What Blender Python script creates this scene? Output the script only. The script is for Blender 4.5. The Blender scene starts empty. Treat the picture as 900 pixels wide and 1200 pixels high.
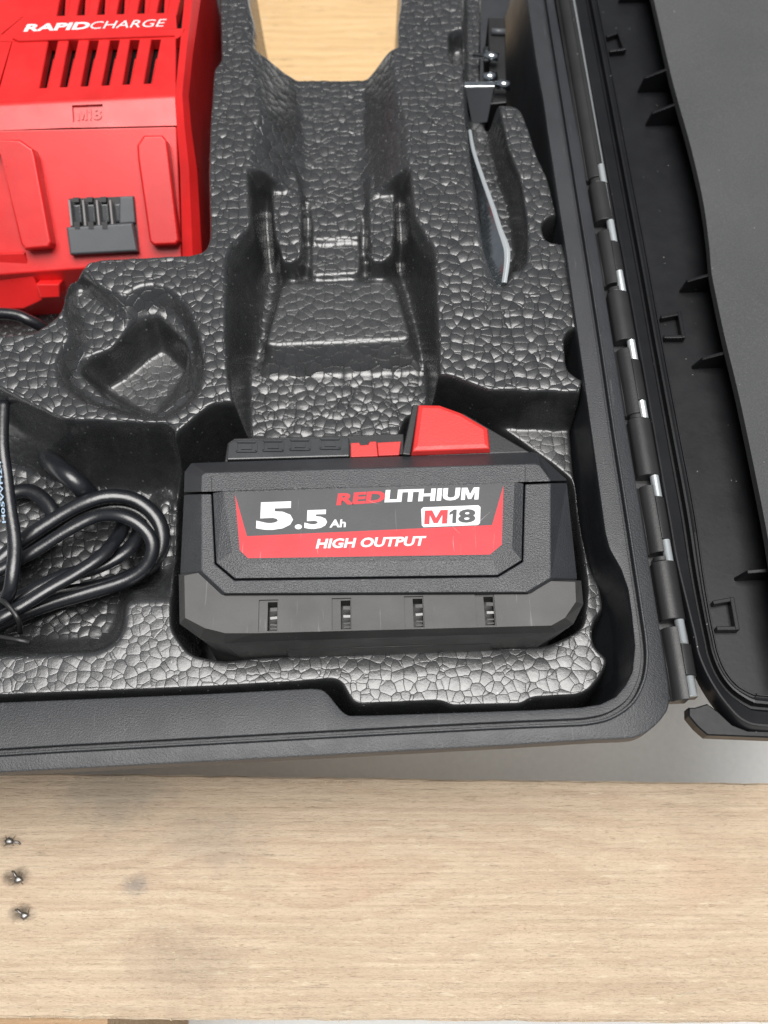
import bpy, bmesh, math, random
import numpy as np
from mathutils import Vector, Matrix
from mathutils.geometry import tessellate_polygon
random.seed(7)
R = math.radians
SC = bpy.context.scene
COL = SC.collection
MM = 0.001

# ------------------------------------------------------------------ camera
PITCH, F_PX, DIST = 65.0, 1150.0, 330.0            # degrees below horizontal, focal length (px of a 900 px wide frame), mm
cd = bpy.data.cameras.new('camera'); cam = bpy.data.objects.new('camera', cd); COL.objects.link(cam)
CAMP = Vector((0, -DIST * math.cos(R(PITCH)), DIST * math.sin(R(PITCH))))
cam.location = CAMP * MM
cam.rotation_euler = (R(90 - PITCH), 0, 0)
cd.sensor_fit = 'HORIZONTAL'; cd.sensor_width = 36; cd.lens = 36 * F_PX / 900
cd.clip_start = 0.01; cd.clip_end = 100
cd.dof.use_dof = True; cd.dof.focus_distance = 0.325; cd.dof.aperture_fstop = cd.lens / 2.6
SC.camera = cam

# ------------------------------------------------------------------ light
SUN_EL, SUN_AZ = 88.0, 150.0                        # elevation; azimuth from +y towards +x
w = bpy.data.worlds.new('World'); SC.world = w; w.use_nodes = True
wn = w.node_tree; wn.nodes.clear()
wo = wn.nodes.new('ShaderNodeOutputWorld'); bg = wn.nodes.new('ShaderNodeBackground')
sky = wn.nodes.new('ShaderNodeTexSky'); sky.sky_type = 'NISHITA'; sky.sun_disc = False
sky.sun_elevation = R(SUN_EL); sky.sun_rotation = R(SUN_AZ); sky.air_density = 1.0; sky.dust_density = 4.0; sky.ozone_density = 1.0
hs = wn.nodes.new('ShaderNodeHueSaturation'); hs.inputs['Saturation'].default_value = 0.3
wn.links.new(sky.outputs[0], hs.inputs['Color']); wn.links.new(hs.outputs[0], bg.inputs[0]); wn.links.new(bg.outputs[0], wo.inputs[0])
bg.inputs[1].default_value = 0.055
sl = bpy.data.lights.new('sun', 'SUN'); sun = bpy.data.objects.new('sun', sl); COL.objects.link(sun)
sl.energy = 4.4; sl.angle = R(45); sl.color = (1.0, 0.98, 0.95)
sd = Vector((math.cos(R(SUN_EL)) * math.sin(R(SUN_AZ)), math.cos(R(SUN_EL)) * math.cos(R(SUN_AZ)), math.sin(R(SUN_EL))))
sun.rotation_euler = (-sd).to_track_quat('-Z', 'Y').to_euler(); sun.location = (0, 0, 2)
SC.view_settings.view_transform = 'Standard'; SC.view_settings.look = 'None'
SC.view_settings.exposure = 0.0; SC.view_settings.gamma = 1.0

# ------------------------------------------------------------------ helpers: sight lines to real points (mm)
FW = Vector((0, math.cos(R(PITCH)), -math.sin(R(PITCH)))); UP = Vector((0, math.sin(R(PITCH)), math.cos(R(PITCH))))
def ray(px, py): return FW + Vector(((px - 450) / F_PX, 0, 0)) - UP * ((py - 600) / F_PX)
def P(px, py, z):
    d = ray(px, py); s = (z - CAMP.z) / d.z
    return CAMP + d * s
def P2(pts, z): return [(P(x, y, z).x, P(x, y, z).y) for x, y in pts]
class Plane:
    def __init__(s, a, b, c):
        s.o = Vector(a); s.n = (Vector(b) - s.o).cross(Vector(c) - s.o).normalized()
        if s.n.z < 0 and abs(s.n.z) > 1e-6: s.n = -s.n
    def at(s, px, py):
        d = ray(px, py); return CAMP + d * ((s.o - CAMP).dot(s.n) / d.dot(s.n))

# ------------------------------------------------------------------ helpers: objects
ORG = {}
def link(name, verts, faces, mat, parent=None, smooth=False, bevel=0, seg=2, org=None):
    me = bpy.data.meshes.new(name)
    me.from_pydata([tuple(Vector(v) * MM) for v in verts], [], faces)
    bm = bmesh.new(); bm.from_mesh(me)
    bmesh.ops.recalc_face_normals(bm, faces=bm.faces); bm.to_mesh(me); bm.free()
    return link_me(name, me, mat, parent, smooth, bevel, seg, org)
def link_me(name, me, mat, parent=None, smooth=False, bevel=0, seg=2, org=None):
    o = bpy.data.objects.new(name, me); COL.objects.link(o)
    if parent is not None: wpos = ORG[parent.name]
    elif org is not None: wpos = Vector(org) * MM
    else:
        co = np.empty(len(me.vertices) * 3); me.vertices.foreach_get('co', co); co = co.reshape(-1, 3)
        lo, hi = co.min(0), co.max(0); wpos = Vector(((lo[0] + hi[0]) / 2, (lo[1] + hi[1]) / 2, lo[2]))
    base = wpos
    me.transform(Matrix.Translation(-base))
    if parent is not None: o.parent = parent
    else: o.location = base
    ORG[o.name] = base
    if mat: me.materials.append(mat)
    if smooth:
        me.polygons.foreach_set('use_smooth', [True] * len(me.polygons))
    if bevel:
        b = o.modifiers.new('edge', 'BEVEL'); b.width = bevel * MM; b.segments = seg; b.limit_method = 'ANGLE'; b.angle_limit = R(28)
        b.harden_normals = False
    return o
def empty(name, loc):
    o = bpy.data.objects.new(name, None); COL.objects.link(o); o.location = Vector(loc) * MM; o.empty_display_size = .01
    ORG[o.name] = Vector(loc) * MM
    return o
def tag(o, label=None, cat=None, group=None, kind=None):
    if label: o['label'] = label
    if cat: o['category'] = cat
    if group: o['group'] = group
    if kind: o['kind'] = kind
    return o

class MB:
    """collects geometry (mm) and links it as one mesh"""
    def __init__(s): s.v = []; s.f = []
    def add(s, v, f):
        n = len(s.v); s.v += [tuple(q) for q in v]; s.f += [tuple(i + n for i in q) for q in f]; return s
    def loft(s, levels, cap0=True, cap1=True, closed=True):
        n = len(levels[0]); v = [q for L in levels for q in L]; f = []
        for k in range(len(levels) - 1):
            for i in range(n if closed else n - 1):
                j = (i + 1) % n
                f.append((k * n + i, k * n + j, (k + 1) * n + j, (k + 1) * n + i))
        if cap0: f.append(tuple(range(n - 1, -1, -1)))
        if cap1: f.append(tuple((len(levels) - 1) * n + i for i in range(n)))
        return s.add(v, f)
    def prism(s, pts, z0, z1):
        return s.loft([[(x, y, z0) for x, y in pts], [(x, y, z1) for x, y in pts]])
    def box(s, c, sz, M=None):
        v = []
        for dz in (-.5, .5):
            for dx, dy in ((-.5, -.5), (.5, -.5), (.5, .5), (-.5, .5)):
                q = Vector((dx * sz[0], dy * sz[1], dz * sz[2]))
                if M: q = M @ q
                v.append(Vector(c) + q)
        return s.add(v, [(3, 2, 1, 0), (4, 5, 6, 7), (0, 1, 5, 4), (1, 2, 6, 5), (2, 3, 7, 6), (3, 0, 4, 7)])
    def tube(s, pts, r, n=12, flat=1.0, cap=True, rr=None):
        pts = [Vector(p) for p in pts]; rings = []; prev = None
        for i, p in enumerate(pts):
            t = (pts[min(i + 1, len(pts) - 1)] - pts[max(i - 1, 0)]).normalized()
            if prev is None:
                a = t.cross(Vector((0, 0, 1)));  a = a.normalized() if a.length > 1e-4 else Vector((1, 0, 0))
            else: a = (prev - t * prev.dot(t)).normalized()
            prev = a; b = t.cross(a); q = rr[i] if rr else r
            rings.append([p + a * (q * math.cos(2 * math.pi * k / n)) + b * (q * flat * math.sin(2 * math.pi * k / n)) for k in range(n)])
        return s.loft(rings, cap, cap)
    def obj(s, name, mat, parent=None, **k): return link(name, s.v, s.f, mat, parent, **k)

def inset(pts, d):
    """offset a polygon inwards (d>0) with mitred corners"""
    n = len(pts); A = sum(pts[i][0] * pts[(i + 1) % n][1] - pts[(i + 1) % n][0] * pts[i][1] for i in range(n))
    s = 1 if A > 0 else -1; out = []
    for i in range(n):
        p0, p1, p2 = Vector(pts[i - 1]), Vector(pts[i]), Vector(pts[(i + 1) % n])
        a = (p1 - p0).normalized(); b = (p2 - p1).normalized()
        na = Vector((-a.y, a.x)) * s; nb = Vector((-b.y, b.x)) * s
        m = (na + nb); m = m / max(m.length_squared / 2, .3)
        q = p1 + m * d; out.append((q.x, q.y))
    return out
def crom(pts, m=8, closed=False):
    """Catmull-Rom through points"""
    pts = [Vector(p) for p in pts]; out = []; n = len(pts)
    rng = range(n) if closed else range(n - 1)
    for i in rng:
        p1, p2 = pts[i], pts[(i + 1) % n]
        p0 = pts[i - 1] if (closed or i > 0) else p1 * 2 - p2
        p3 = pts[(i + 2) % n] if (closed or i + 2 < n) else p2 * 2 - p1
        for k in range(m):
            t = k / m
            out.append(.5 * ((2 * p1) + (p2 - p0) * t + (2 * p0 - 5 * p1 + 4 * p2 - p3) * t * t + (3 * p1 - p0 - 3 * p2 + p3) * t ** 3))
    if not closed: out.append(pts[-1])
    return out
def resample(pts, step):
    pts = [Vector(p) for p in pts]; out = [pts[0].copy()]; acc = 0
    for a, b in zip(pts, pts[1:]):
        L = (b - a).length
        if L < 1e-9: continue
        d = step - acc
        while d <= L: out.append(a + (b - a) * (d / L)); d += step
        acc = L - (d - step)
    return out

def slab(mb, px, plane, up, down, bev=0):
    """a plate lying on a plane: outline seen at px, sides along the plane's normal"""
    p = [plane.at(x, y) for x, y in px]; n = plane.n
    lv = [[q - n * down for q in p]]
    if bev:
        c = sum(p, Vector()) / len(p); k = len(p); ins = []
        for i in range(k):
            a = (p[i] - p[i - 1]).normalized(); b = (p[(i + 1) % k] - p[i]).normalized()
            na, nb = n.cross(a), n.cross(b)
            if na.dot(c - p[i]) < 0 and nb.dot(c - p[i]) < 0: na, nb = -na, -nb
            m = na + nb; m = m / max(m.length_squared / 2, .3); ins.append(p[i] + m * bev)
        lv += [[q + n * (up - bev) for q in p], [q + n * up for q in ins]]
    else: lv += [[q + n * up for q in p]]
    return mb.loft(lv)

# ------------------------------------------------------------------ helpers: materials
def mat(name, col=(.5, .5, .5), rough=.5, metal=0, spec=.5, coat=0):
    m = bpy.data.materials.new(name); m.use_nodes = True
    b = m.node_tree.nodes['Principled BSDF']
    b.inputs['Base Color'].default_value = (*col, 1); b.inputs['Roughness'].default_value = rough
    b.inputs['Metallic'].default_value = metal; b.inputs['Specular IOR Level'].default_value = spec
    b.inputs['Coat Weight'].default_value = coat
    return m
class N:
    def __init__(s, m): s.m = m; s.t = m.node_tree; s.b = s.t.nodes['Principled BSDF']; s.out = s.t.nodes['Material Output']
    def n(s, ty, **k):
        q = s.t.nodes.new('ShaderNode' + ty)
        for a, v in k.items(): setattr(q, a, v)
        return q
    def l(s, a, b): s.t.links.new(a, b)
    def coord(s, sc=(1000, 1000, 1000), loc=(0, 0, 0), rot=(0, 0, 0)):
        t = s.n('TexCoord'); m = s.n('Mapping'); m.inputs['Scale'].default_value = sc; m.inputs['Location'].default_value = loc
        m.inputs['Rotation'].default_value = rot
        s.l(t.outputs['Object'], m.inputs['Vector']); return m.outputs[0]
    def noise(s, vec, scale, detail=3, rough=.5, dist=0):
        q = s.n('TexNoise'); q.inputs['Scale'].default_value = scale; q.inputs['Detail'].default_value = detail
        q.inputs['Roughness'].default_value = rough; q.inputs['Distortion'].default_value = dist
        s.l(vec, q.inputs['Vector']); return q.outputs['Fac']
    def voro(s, vec, scale, feature='F1', rnd=1.0):
        q = s.n('TexVoronoi', feature=feature); q.inputs['Scale'].default_value = scale; q.inputs['Randomness'].default_value = rnd
        s.l(vec, q.inputs['Vector']); return q
    def ramp(s, fac, stops):
        q = s.n('ValToRGB'); e = q.color_ramp.elements
        while len(e) < len(stops): e.new(.5)
        for i, (p, c) in enumerate(stops):
            e[i].position = p; e[i].color = (*c, 1) if hasattr(c, '__len__') else (c, c, c, 1)
        s.l(fac, q.inputs[0]); return q.outputs[0]
    def math(s, op, a, b=None, c=None, clamp=False):
        q = s.n('Math', operation=op, use_clamp=clamp)
        for i, v in enumerate((a, b, c)):
            if v is None: continue
            if isinstance(v, (int, float)): q.inputs[i].default_value = v
            else: s.l(v, q.inputs[i])
        return q.outputs[0]
    def mix(s, fac, a, b, blend='MIX'):
        q = s.n('MixRGB', blend_type=blend)
        for i, v in enumerate((fac, a, b)):
            if isinstance(v, (int, float)): q.inputs[i].default_value = v
            elif isinstance(v, tuple): q.inputs[i].default_value = (*v, 1)
            else: s.l(v, q.inputs[i])
        return q.outputs[0]
    def bump(s, h, strength=.3, dist=.1, prev=None):
        q = s.n('Bump'); q.inputs['Strength'].default_value = strength; q.inputs['Distance'].default_value = dist * MM
        s.l(h, q.inputs['Height'])
        if prev is not None: s.l(prev, q.inputs['Normal'])
        return q.outputs[0]
    def dust(s, vec, col, amount=.5, scale=.28, size=.055):
        """sparse pale specks"""
        v = s.voro(vec, scale); near = s.math('LESS_THAN', v.outputs['Distance'], size)
        v2 = s.n('SeparateColor'); s.l(v.outputs['Color'], v2.inputs[0])
        keep = s.math('LESS_THAN', v2.outputs[0], amount)
        sz = s.math('LESS_THAN', v.outputs['Distance'], s.math('MULTIPLY', v2.outputs[1], size))
        k = s.math('MULTIPLY', s.math('MULTIPLY', near, keep), sz)
        return s.mix(k, col, (.30, .30, .29))

def plastic(name, col, rough, grain=0, gscale=3, dust=.0, spec=.5, scratch=.0):
    m = mat(name, col, rough, spec=spec); q = N(m); v = q.coord()
    big = q.noise(v, .03, 4, .6)
    c = q.mix(q.ramp(big, [(.35, 0), (.7, 1)]), tuple(x * .85 for x in col), tuple(min(1, x * 1.12 + .002) for x in col))
    if scratch:
        vs = q.coord((1000, 60, 1000), rot=(0, 0, .7)); sn = q.noise(vs, 1.1, 2)
        c = q.mix(q.math('MULTIPLY', q.ramp(sn, [(.68, 0), (.74, 1)]), scratch), c, tuple(min(1, x + .12) for x in col))
    if dust: c = q.dust(v, c, dust)
    q.l(c, q.b.inputs['Base Color'])
    q.l(q.math('ADD', q.math('MULTIPLY', q.noise(v, .09, 4, .65), .24), rough - .12), q.b.inputs['Roughness'])
    if grain:
        h = q.noise(v, gscale, 3, .6); q.l(q.bump(h, grain, .25), q.b.inputs['Normal'])
    return m

M = {}
M['shell'] = plastic('case_plastic', (.020, .022, .026), .44, .5, 2.0, .10, scratch=.25, spec=.6)
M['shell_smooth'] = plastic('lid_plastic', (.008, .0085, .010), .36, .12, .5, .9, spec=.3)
M['hinge'] = plastic('hinge_plastic', (.020, .020, .021), .40, .15, 1.5, .05)
M['pack'] = plastic('battery_plastic', (.036, .038, .043), .40, 1.0, 2.0, .04, spec=.8)
M['pack_dark'] = plastic('battery_black', (.014, .014, .016), .40, .25, 2.4, .05)
M['rubber'] = plastic('bumper_rubber', (.068, .067, .066), .52, .2, 2.5, .12, scratch=.5)
M['black'] = plastic('black_plastic', (.010, .010, .011), .45, .1, 2)
M['label'] = plastic('label_film', (.060, .062, .066), .46, .10, 1.2, .05, scratch=.35)
M['label_red'] = plastic('label_red_ink', (.62, .030, .040), .46, .08, 1.2, .04, scratch=.8)
M['white'] = plastic('label_white_ink', (.80, .81, .82), .45)
M['red'] = plastic('red_plastic', (.66, .018, .018), .32, .10, 1.2, .02)
M['red_button'] = plastic('red_button_plastic', (.66, .035, .032), .42, .25, 1.4, .03)
M['steel'] = mat('zinc_steel', (.58, .62, .65), .26, 1)
M['cable'] = plastic('cable_sheath', (.010, .011, .014), .29, .25, .6, .05, spec=.8)
M['smoke'] = plastic('smoky_plastic', (.045, .048, .051), .20, .1, 1.0, .05)
M['terminal'] = plastic('terminal_grey', (.075, .080, .088), .42, .1, 1)
M['pale_fin'] = plastic('pale_contact', (.26, .25, .25), .4)
M['print_blue'] = mat('cable_print', (.30, .42, .55), .5)

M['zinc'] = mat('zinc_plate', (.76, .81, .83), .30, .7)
M['dull_steel'] = mat('dull_steel', (.09, .09, .09), .35, 1)
def m_steel():
    q = N(M['steel']); v = q.coord()
    q.l(q.math('ADD', q.math('MULTIPLY', q.noise(v, .5, 4, .7), .22), .08), q.b.inputs['Roughness'])
    q.l(q.mix(q.noise(v, .25, 4, .7), (.44, .50, .54), (.70, .72, .73)), q.b.inputs['Base Color'])
    q.l(q.bump(q.noise(v, 1.2, 3), .12, .2), q.b.inputs['Normal'])
m_steel()

def m_foam():
    m = mat('bead_foam', (.034, .035, .037), .36, spec=1.0); q = N(m); v = q.coord()
    wob = q.n('TexNoise'); wob.inputs['Scale'].default_value = .16; wob.inputs['Detail'].default_value = 2; q.l(v, wob.inputs['Vector'])
    va = q.n('VectorMath', operation='MULTIPLY_ADD'); q.l(wob.outputs['Color'], va.inputs[0]); va.inputs[1].default_value = (1.6, 1.6, 1.6); q.l(v, va.inputs[2])
    vec = va.outputs[0]
    CELL = 1 / 3.75
    e = q.voro(vec, CELL, 'DISTANCE_TO_EDGE', .78).outputs['Distance']
    f1 = q.voro(vec, CELL, 'F1', .78); d1 = f1.outputs['Distance']
    sc = q.n('SeparateColor'); q.l(f1.outputs['Color'], sc.inputs[0])
    crease = q.ramp(e, [(0, 0), (.012, .5), (.04, .92), (.13, 1)])
    dome = q.math('MULTIPLY', d1, d1)
    gp = q.n('NewGeometry'); sp_ = q.n('SeparateXYZ'); q.l(gp.outputs['Position'], sp_.inputs[0])
    zmm = q.math('MULTIPLY', sp_.outputs[2], 1000)
    pressed = q.math('MULTIPLY', q.ramp(q.math('MULTIPLY_ADD', zmm, .05, 1.65), [(.20, 0), (.34, 1)]), q.ramp(q.math('MULTIPLY_ADD', zmm, .05, 1.65), [(.68, 1), (.82, 0)]))
    flat = q.math('MULTIPLY_ADD', pressed, -.62, 1.0)
    # a slight tilt of every bead: dot of (p - centre) with a random direction
    sub = q.n('VectorMath', operation='SUBTRACT'); q.l(vec, sub.inputs[0])
    vsc = q.n('VectorMath', operation='SCALE'); q.l(f1.outputs['Position'], vsc.inputs[0]); vsc.inputs['Scale'].default_value = 1.0
    q.l(vsc.outputs[0], sub.inputs[1])
    rnd = q.n('VectorMath', operation='SUBTRACT'); q.l(f1.outputs['Color'], rnd.inputs[0]); rnd.inputs[1].default_value = (.5, .5, .5)
    dot = q.n('VectorMath', operation='DOT_PRODUCT'); q.l(sub.outputs[0], dot.inputs[0]); q.l(rnd.outputs[0], dot.inputs[1])
    tilt = q.math('MULTIPLY', dot.outputs['Value'], .07)
    fine = q.noise(v, .8, 4, .6)
    h = q.math('ADD', q.math('MULTIPLY', q.math('MULTIPLY', crease, flat), .12), q.math('MULTIPLY', q.math('MULTIPLY', sc.outputs[2], flat), .12))
    h = q.math('ADD', h, q.math('MULTIPLY', tilt, flat))
    h = q.math('SUBTRACT', h, q.math('MULTIPLY', q.math('MULTIPLY', dome, flat), .50))
    h = q.math('ADD', h, q.math('MULTIPLY', fine, .055))
    # moulded skin is smoother on steep walls
    g = q.n('NewGeometry'); sx = q.n('SeparateXYZ'); q.l(g.outputs['Normal'], sx.inputs[0])
    k = q.ramp(sx.outputs[2], [(.30, .05), (.88, 1)])
    hk = q.math('MULTIPLY', h, k)
    dp = q.n('Displacement'); dp.inputs['Midlevel'].default_value = .3; dp.inputs['Scale'].default_value = 1.0 * MM
    q.l(hk, dp.inputs['Height']); q.l(dp.outputs[0], q.out.inputs['Displacement'])
    m.displacement_method = 'BOTH'
    c = q.mix(q.noise(v, .4, 4, .6), (.020, .021, .022), (.036, .037, .039))
    c = q.mix(q.math('MULTIPLY', sc.outputs[0], .5), c, (.046, .047, .049))
    # pin marks of the mould, their glints painted in as pale dots
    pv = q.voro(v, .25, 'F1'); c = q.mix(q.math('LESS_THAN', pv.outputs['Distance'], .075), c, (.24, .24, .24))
    q.l(c, q.b.inputs['Base Color'])
    q.l(q.math('ADD', q.math('MULTIPLY', q.noise(v, .5, 4, .7), .22), .16), q.b.inputs['Roughness'])
    return m
M['foam'] = m_foam()

def m_pad():
    m = mat('pad_foam', (.060, .062, .064), .85, spec=.3); q = N(m); v = q.coord()
    f = q.noise(v, 1.6, 5, .75); b = q.noise(v, .02, 4, .6)
    c = q.mix(b, (.050, .052, .054), (.085, .087, .090)); c = q.mix(q.ramp(f, [(.45, 0), (.8, .7)]), c, (.13, .13, .13))
    c = q.dust(v, c, .4, .3, .07)
    q.l(c, q.b.inputs['Base Color']); q.l(q.bump(f, .6, .35, q.bump(q.noise(v, .05, 3), .4, 2.0)), q.b.inputs['Normal'])
    return m
M['pad'] = m_pad()

def m_wood(name, light, mid, dark, seed, ring=(0, 0), tilt=0.0, stains=()):
    m = mat(name, light, .62, spec=.3); q = N(m)
    v = q.coord((1000, 1000, 1000), (seed * 37.0, seed * 11.0, 0), (0, 0, tilt)); raw = q.coord()
    vs = q.coord((28, 1000, 1000), (seed * 3.0, seed * 7.0, 0), (0, 0, tilt))
    vm = q.coord((130, 1000, 1000), (seed * 5.0, seed * 2.0, 0), (0, 0, tilt))
    # flat-sawn figure: long ellipses round a heart
    sx = q.n('SeparateXYZ'); q.l(raw, sx.inputs[0])
    wx = q.noise(q.coord((10, 30, 100), (seed, 0, 0)), 1.0, 2, .5)
    wy = q.noise(q.coord((11, 24, 100), (0, seed * 9, 0)), 1.0, 2, .5)
    dx = q.math('MULTIPLY', q.math('SUBTRACT', sx.outputs[0], ring[0]), .11)
    dy = q.math('ADD', q.math('SUBTRACT', sx.outputs[1], ring[1]), q.math('MULTIPLY', q.math('SUBTRACT', wy, .5), 34))
    rr = q.math('SQRT', q.math('ADD', q.math('MULTIPLY', dx, dx), q.math('MULTIPLY', dy, dy)))
    rr = q.math('ADD', q.math('ADD', rr, q.math('MULTIPLY', wx, 9)), q.math('MULTIPLY', q.noise(vs, .5, 4, .65), 3.0))
    saw = q.math('FRACT', q.math('MULTIPLY', rr, .155))
    late = q.ramp(saw, [(0, 0), (.35, .15), (.75, .8), (.86, 1), (1, .0)])
    fine = q.noise(vs, .55, 5, .7); fleck = q.noise(vm, .42, 4, .75); blot = q.noise(v, .018, 4, .6)
    c = q.mix(q.ramp(fine, [(.3, 0), (.72, 1)]), light, mid)
    saws = q.ramp(q.noise(q.coord((9, 1000, 1000), (0, seed, 0)), .75, 3, .6), [(.42, 0), (.62, 1)])
    c = q.mix(q.math('MULTIPLY', saws, .38), c, tuple(a * .70 for a in mid))
    near = q.ramp(q.math('MULTIPLY', rr, .02), [(.05, .5), (.95, .06)])
    c = q.mix(q.math('MULTIPLY', late, q.math('MAXIMUM', q.math('MULTIPLY', blot, .55), near)), c, dark)
    c = q.mix(q.math('MULTIPLY', q.ramp(blot, [(.45, 0), (.75, 1)]), .45), c, tuple(a * .72 + b * .1 for a, b in zip(mid, dark)))
    c = q.mix(q.math('MULTIPLY', q.math('MULTIPLY', q.ramp(fleck, [(.60, 0), (.68, 1)]), q.ramp(q.noise(v, .03, 3), [(.4, .15), (.62, 1)])), .8), c, (.66, .57, .42))
    c = q.mix(q.math('MULTIPLY', q.ramp(fleck, [(.30, 1), (.40, 0)]), .55), c, tuple(a * .45 for a in mid))
    yb = q.math('MULTIPLY_ADD', sx.outputs[1], -.011, .5, clamp=True)
    patch = q.math('MULTIPLY', q.ramp(q.noise(q.coord((22, 60, 100), (seed, seed, 0)), 1.0, 4, .65), [(.35, .1), (.65, 1)]), q.math('MULTIPLY_ADD', yb, .8, .25))
    fl2 = q.noise(q.coord((210, 1000, 1000), (seed * 1.3, seed * 4.1, 0), (0, 0, tilt)), .55, 3, .7)
    c = q.mix(q.math('MULTIPLY', q.math('MULTIPLY', q.ramp(fl2, [(.57, 0), (.67, 1)]), patch), .6), c, tuple(min(.72, a * 1.32) for a in light))
    c = q.mix(q.math('MULTIPLY', q.math('MULTIPLY', q.ramp(fl2, [(.31, 1), (.41, 0)]), patch), .55), c, tuple(a * .62 for a in mid))
    for (x, y, r, amt, colr) in stains:
        ex = q.math('DIVIDE', q.math('SUBTRACT', sx.outputs[0], x), r); ey = q.math('DIVIDE', q.math('SUBTRACT', sx.outputs[1], y), r * .62)
        ds = q.math('SQRT', q.math('ADD', q.math('MULTIPLY', ex, ex), q.math('MULTIPLY', ey, ey)))
        ds = q.math('ADD', ds, q.math('MULTIPLY', q.math('SUBTRACT', q.noise(v, .12, 5, .7), .5), 1.6))
        c = q.mix(q.math('MULTIPLY', q.ramp(ds, [(.35, 1), (1.0, 0)]), amt), c, colr)
    q.l(c, q.b.inputs['Base Color'])
    n1 = q.bump(q.noise(vm, .35, 5, .75), .8, 1.2); n2 = q.bump(fl2, .8, .9, n1); n2 = q.bump(saws, .4, .25, n2)
    q.l(n2, q.b.inputs['Normal'])
    return m

def m_concrete():
    m = mat('concrete', (.62, .63, .62), .75, spec=.3); q = N(m); v = q.coord()
    b = q.noise(v, .012, 5, .6); f = q.noise(v, .3, 5, .7)
    c = q.mix(b, (.72, .73, .72), (.84, .85, .83)); c = q.mix(q.math('MULTIPLY', f, .35), c, (.30, .30, .29))
    q.l(c, q.b.inputs['Base Color']); q.l(q.bump(f, .3, .6), q.b.inputs['Normal'])
    return m
M['concrete'] = m_concrete()

# ------------------------------------------------------------------ the setting
Z_GROUND, Z_BOARD, Z_FAR = -250.0, -74.0, -116.0
S = 4000
tag(link('ground', [(-S, -S, Z_GROUND), (S, -S, Z_GROUND), (S, S, Z_GROUND), (-S, S, Z_GROUND)], [(0, 1, 2, 3)], M['concrete'], org=(0, 0, Z_GROUND)), kind='structure')

def board(name, pts, z0, z1, m, n=60):
    """a sawn board: outline with slightly ragged long edges"""
    a, b, c, d = [Vector(p) for p in pts]          # far left, far right, near right, near left
    far = [a.lerp(b, i / n) + Vector((0, random.uniform(-.25, .25))) for i in range(n + 1)]
    near = [d.lerp(c, i / n) + Vector((0, random.uniform(-.25, .25))) for i in range(n + 1)]
    poly = far + near[::-1]
    lo = inset([tuple(p) for p in poly], .0)
    mb = MB(); e = .8
    ins = [(p[0], p[1] - e) for p in lo[:n + 1]] + [(p[0], p[1] + e) for p in lo[n + 1:]]
    lv = [[(x, y, z0) for x, y in lo], [(x, y, z1 - e) for x, y in lo], [(x, y, z1) for x, y in ins]]
    return mb, lv
pts = [tuple(P(-220, 902, Z_BOARD).xy), tuple(P(1120, 921, Z_BOARD).xy), tuple(P(1120, 1200, Z_BOARD).xy), tuple(P(-220, 1192, Z_BOARD).xy)]
cxy = P(450, 1050, Z_BOARD)
def rel(px, py): q = P(px, py, Z_BOARD); return (q.x - cxy.x, q.y - cxy.y)
rx, ry = rel(330, 1030)
st = []
for px, py, r, amt, c in ((160, 1037, 7, .55, (.17, .17, .17)), (135, 925, 26, .45, (.27, .24, .20)), (215, 1130, 26, .35, (.26, .20, .15)), (395, 1030, 20, .14, (.42, .22, .13)),
                          (12, 987, 5, .6, (.09, .07, .05)), (18, 1028, 6, .8, (.05, .04, .03)), (27, 1070, 6, .8, (.05, .04, .03)), (820, 1030, 20, .10, (.55, .30, .18)),
                          (250, 985, 22, .25, (.25, .22, .2))):
    x, y = rel(px, py); st.append((x, y, r, amt, c))
M['board'] = m_wood('sawn_pine', (.61, .49, .36), (.53, .41, .29), (.40, .265, .18), 3, (rx, ry), -.02, st)
M['board_far'] = m_wood('sawn_pine_yellow', (.74, .52, .28), (.66, .44, .22), (.50, .28, .12), 8, (10, 60), .0)
M['block'] = m_wood('block_pine', (.62, .44, .27), (.50, .33, .19), (.36, .20, .10), 14, (0, 30), 1.57)
fb = empty('wooden_board', (cxy.x, cxy.y, Z_BOARD))
tag(fb, 'pale rough sawn pine board with three bent nails in front of the case', 'wooden board')
mb, lv = board('plank', pts, Z_BOARD - 18, Z_BOARD, M['board']); mb.loft(lv).obj('plank', M['board'], fb)
# raised fibres of the rough sawn face and edges
fm = MB()
for i in range(1300):
    px = random.uniform(-30, 930); py = 912 + 285 * (random.random() ** .5) if i > 330 else random.choice((911 + px * .014, 1192 + px * .006))
    q = P(px, py, Z_BOARD); L = random.uniform(.6, 2.6); th = random.gauss(0, .18) if i > 330 else random.gauss(0, 1.0)
    wv = random.uniform(.04, .13); d = Vector((math.cos(th), math.sin(th), 0)); s = Vector((-d.y, d.x, 0)) * wv
    if i <= 330: L *= .6
    lift = random.uniform(.1, .6)
    a = q + Vector((0, 0, .03)); b = q + d * L + Vector((0, 0, lift)); mid = q + d * L * .5 + Vector((0, 0, lift * .2 + .12))
    fm.add([a - s, a + s, mid + s, mid - s, b, a + Vector((0, 0, .1)), mid + Vector((0, 0, .14))], [(0, 1, 2, 3), (3, 2, 4), (0, 5, 6, 3), (1, 2, 6, 5), (3, 6, 4), (2, 4, 6)])
M['fibre'] = mat('wood_fibre', (.66, .56, .40), .6)
tag(fm.obj('wood_fibre', M['fibre'], fb), kind='stuff')
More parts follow.
